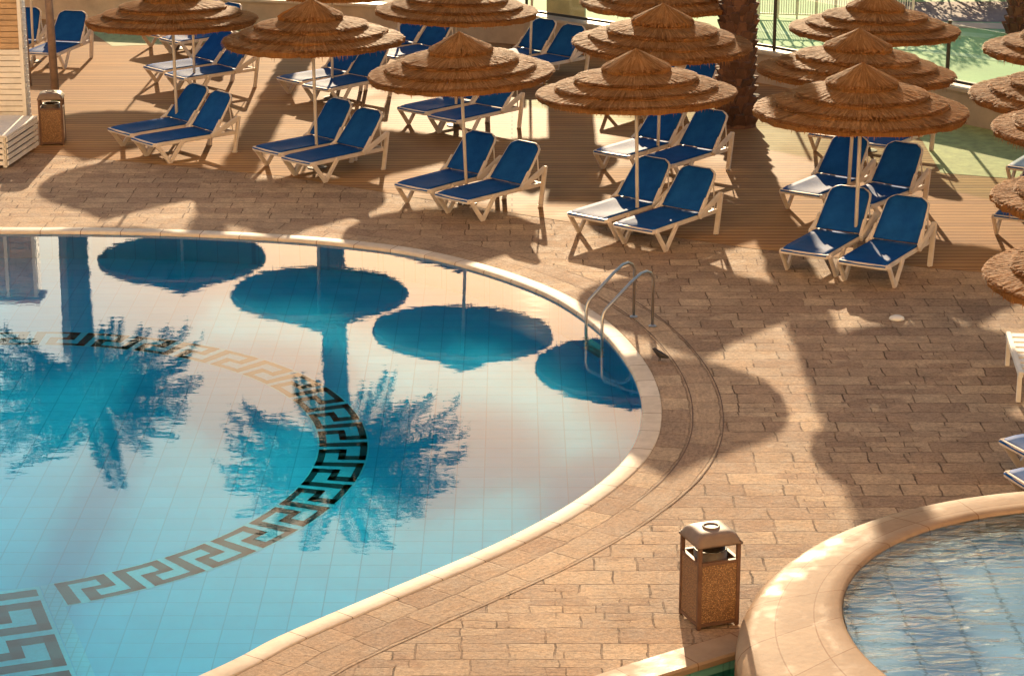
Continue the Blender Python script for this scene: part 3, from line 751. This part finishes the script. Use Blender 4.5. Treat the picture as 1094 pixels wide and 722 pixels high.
# white lattice railing
a, b = gp(790, 19), gp(975, 24)
rl = empty('lattice_railing', (0, 0, 0)); tag(rl, 'white metal railing with looped lattice behind the glass fence', 'railing')
A3, B3 = Vector((a.x, a.y, 0)), Vector((b.x, b.y, 0)); m = MB()
for z in (.1, .72, .95): m.bar(A3+Vector((0, 0, z)), B3+Vector((0, 0, z)), .03, .03)
m.build('rail', M['white_metal'], rl); m = MB(); t = (B3-A3); n = 9
for i in range(n+1): m.bar(A3+t*i/n+Vector((0, 0, 0)), A3+t*i/n+Vector((0, 0, 1.0)), .04, .04, (1, 0, 0))
m.build('upright', M['white_metal'], rl); m = MB()
for i in range(n*2):
    c = A3+t*(i+.5)/(2*n)+Vector((0, 0, .835)); r = .10
    m.tube([c+t.normalized()*r*cos(q*pi/6)+Vector((0, 0, r*sin(q*pi/6))) for q in range(19)], .012, 5)
m.build('lattice', M['white_metal'], rl)
m = MB()
for i in range(n*8): c = A3+t*(i+.5)/(8*n); m.bar(c+Vector((0, 0, .1)), c+Vector((0, 0, .72)), .015, .015, (1, 0, 0))
m.build('baluster', M['white_metal'], rl)
# bushes in the hedge row
rb = random.Random(5)
def bush(x, y, wx, hz, label, grp):
    m = MB()
    root = empty('garden_bush', (x, y, 0)); tag(root, label, 'bush', grp)
    cl = [(rb.uniform(-wx, wx)*.7, rb.uniform(-.5, .5)*wx*.7, rb.uniform(.3, .85)*hz, rb.uniform(.25, .5)*wx) for _ in range(9)]
    for _ in range(1500):
        c = rb.choice(cl); v = Vector((rb.gauss(0, 1), rb.gauss(0, 1), rb.gauss(0, 1))).normalized()*c[3]*rb.uniform(.6, 1.05)
        p = Vector(c[:3])+v
        if p.z < .03: continue
        s = rb.uniform(.04, .09); e1 = Vector((rb.gauss(0, 1), rb.gauss(0, 1), rb.gauss(0, 1))).normalized(); e2 = e1.cross(v.normalized()+Vector((.01, 0, 0))).normalized()
        m.add([p-e1*s, p+e2*s*.5, p+e1*s, p-e2*s*.5], [(0, 1, 2, 3)])
    m.build('foliage', M['leaf'], root)
    m = MB()
    for c in cl[:5]: m.tube([(0, 0, 0), (c[0]*.5, c[1]*.5, c[2]*.6), c[:3]], [.03, .02, .01], 5)
    m.build('stem', M['bark'], root)
for i, px in enumerate((955, 985, 1015, 1045, 1075, 1105)):
    g_ = gp(px, -1+3*(i % 2)); bush(g_.x, g_.y+.4, 1.0+.25*(i % 3), 1.5+.4*((i*2) % 3), 'dark green bush in the hedge row along the road beyond the court', 'bushes beyond the court')
# ------------------------------------------------------------------ palms
def palm(x, y, h, r, label, lean=(0, 0), seed=1, crown=2.7, nf=72):
    rd = random.Random(seed)
    root = empty('palm_tree', (x, y, 0)); tag(root, label, 'palm tree', 'date palms behind the pool')
    m = MB(); n = 16; H_ = int(h/.16)
    ax_ = lambda z: Vector((lean[0]*(z/h)**1.5, lean[1]*(z/h)**1.5, z))
    rad = lambda z: r*(.82-.12*z/h+.25*max(0, 1-z/.6))
    m.tube([ax_(h*i/20) for i in range(21)], [rad(h*i/20)*.86 for i in range(21)], n)
    for i in range(H_):
        z = .05+h*i/H_*.98
        cnt = 9
        for q in range(cnt):
            a = 2*pi*(q+(i % 2)*.5)/cnt+i*.06+rd.uniform(-.08, .08); e = Vector((cos(a), sin(a), 0)); sd = Vector((-sin(a), cos(a), 0))
            c = ax_(z); rr = rad(z); l = rd.uniform(.15, .23); out = rd.uniform(.05, .11); wd = rr*.33
            b0_, b1_ = c+e*rr*.82, c+e*(rr*.86+out)+Vector((0, 0, l))
            m.add([b0_-sd*wd, b0_+sd*wd, b1_+sd*wd*.55, b1_-sd*wd*.55, c+e*rr*.7+Vector((0, 0, l*1.1))-sd*wd*.5, c+e*rr*.7+Vector((0, 0, l*1.1))+sd*wd*.5],
                  [(0, 1, 2, 3), (3, 2, 5, 4), (0, 3, 4), (1, 5, 2)])
    m.build('trunk', M['bark'], root)
    top = ax_(h); m = MB()
    for i in range(nf):
        az = 2*pi*i*.618+rd.uniform(-.2, .2); el = R(64-62*(i/nf)**.8); L = crown*rd.uniform(.85, 1.08); droop = rd.uniform(.7, 1.0)
        p = top+Vector((cos(az)*.1, sin(az)*.1, rd.uniform(-.1, .25))); S = 14; pts = [p.copy()]
        for q in range(S):
            e_ = el-droop*(q/S)**1.4*1.25
            p = p+Vector((cos(az)*cos(e_), sin(az)*cos(e_), sin(e_)))*L/S; pts.append(p.copy())
        m.tube(pts, [.03*(1-.85*q/S) for q in range(S+1)], 4)
        sd = Vector((-sin(az), cos(az), 0))
        for q in range(40):
            t = (.14+.86*q/40)*S; i0 = min(S-1, int(t)); pp = pts[i0].lerp(pts[i0+1], t-i0); dr = (pts[i0+1]-pts[i0]).normalized()
            ln = (.50*(1-.55*(abs(t/S-.45)/.55)**1.6))*rd.uniform(.85, 1.1)
            up = dr.cross(sd)
            for s_ in (-1, 1):
                dv = (sd*s_*.8+dr*.62-up*.0+Vector((0, 0, .12-.35*rd.random()))).normalized()
                tip = pp+dv*ln-Vector((0, 0, ln*.18)); wv_ = dr*.044; md = pp+dv*ln*.5
                m.add([pp-wv_*.6, md-wv_, tip, md+wv_], [(0, 1, 2, 3)])
    m.build('crown', M['frond'], root)
    return root
p = at(785, 134); palm(p.x, p.y, 8.8, .40, 'thick rough barked palm trunk between the parasols, right of centre', (.1, .1), 3, 2.9)
palm(-10.2, 53.5, 8.7, .36, 'far palm whose crown mirrors in the left side of the pool', (.1, 0), 4, 2.9)
palm(-4.2, 53.0, 10.2, .38, 'far palm whose crown mirrors over the key pattern in the pool', (.1, 0), 8, 3.0)
p = at(1088, 36); palm(p.x, p.y, 7.5, .30, 'slim palm trunk beyond the court at the top right corner', (0, 0), 9, 2.6)
# ------------------------------------------------------------------ the hotel the photograph is taken from: unseen, made taller for warm bounce fill
M['facade'] = plain('cream hotel plaster', (.86, .72, .55), .8, .05, .4, bump=.05)
M['win'] = plain('dark window glass', (.10, .11, .12), .1, .1)
hz = empty('hotel_building', (0, -3.2, 0)); tag(hz, 'unseen cream plastered hotel with balconies behind the photographer, made tall to bounce warm light', 'hotel')
MB().box((0, -5, 30), (110, 10, 60)).build('wall', M['facade'], hz)
for fl in range(19):
    m = MB(); m.box((0, .5, 3.0+3.0*fl), (95, .98, .16)); m.build('balcony_slab', M['facade'], hz)
    m = MB(); m.box((0, .94, 3.36+3.0*fl), (95, .08, .55)); m.build('parapet', M['facade'], hz)
m = MB()
for i in range(24):
    for fl in range(19): m.box((-46+4*i, .004, 4.25+3*fl), (1.5, .03, 2.0))
m.build('windows', M['win'], hz)
# ------------------------------------------------------------------ small bird on the paving
p = at(705, 386)
me = bpy.data.meshes.new('bird'); 
bv = [(0, 0, .085), (-.05, 0, .075), (-.12, 0, .06), (.05, 0, .115), (.075, 0, .14), (.105, 0, .137), (0, .018, .05), (.005, .018, .0), (0, -.018, .05), (.005, -.018, .0)]
be = [(0, 1), (1, 2), (0, 3), (3, 4), (4, 5), (0, 6), (6, 7), (0, 8), (8, 9)]
me.from_pydata(bv, be, []); me.materials.append(M['feather'])
bo = bpy.data.objects.new('bird', me); COL.objects.link(bo); bo.location = (p.x, p.y, .003); bo.rotation_euler.z = R(150)
md = bo.modifiers.new('skin', 'SKIN'); rad_ = [.042, .032, .010, .028, .024, .004, .007, .004, .007, .004]
for i, rr in enumerate(rad_): me.skin_vertices[0].data[i].radius = (rr, rr)
me.skin_vertices[0].data[0].use_root = True
md2 = bo.modifiers.new('sub', 'SUBSURF'); md2.levels = 2; md2.render_levels = 2
tag(bo, 'small dark bird standing on the paving beside the pool ladder', 'bird')
# pale lump added in place of a sunlit patch on the paving
p = at(958, 341); m = MB(); m.lathe([(0, .05), (.05, .045), (.09, .025), (.10, 0), (0, 0)], 14)
o = m.build('sunlit_patch_lump', M['white_wood'], smooth=True); o.location = (p.x, p.y, .002); tag(o, 'small pale lump standing in for a sunlit patch on the shaded paving', 'light patch')
# ------------------------------------------------------------------ render
sc.cycles.max_bounces = 8; sc.cycles.transparent_max_bounces = 12; sc.cycles.caustics_reflective = False; sc.cycles.caustics_refractive = True; sl.cycles.use_multiple_importance_sampling = False
sc.cycles.use_denoising = True
sc.cycles.sample_clamp_indirect = 6
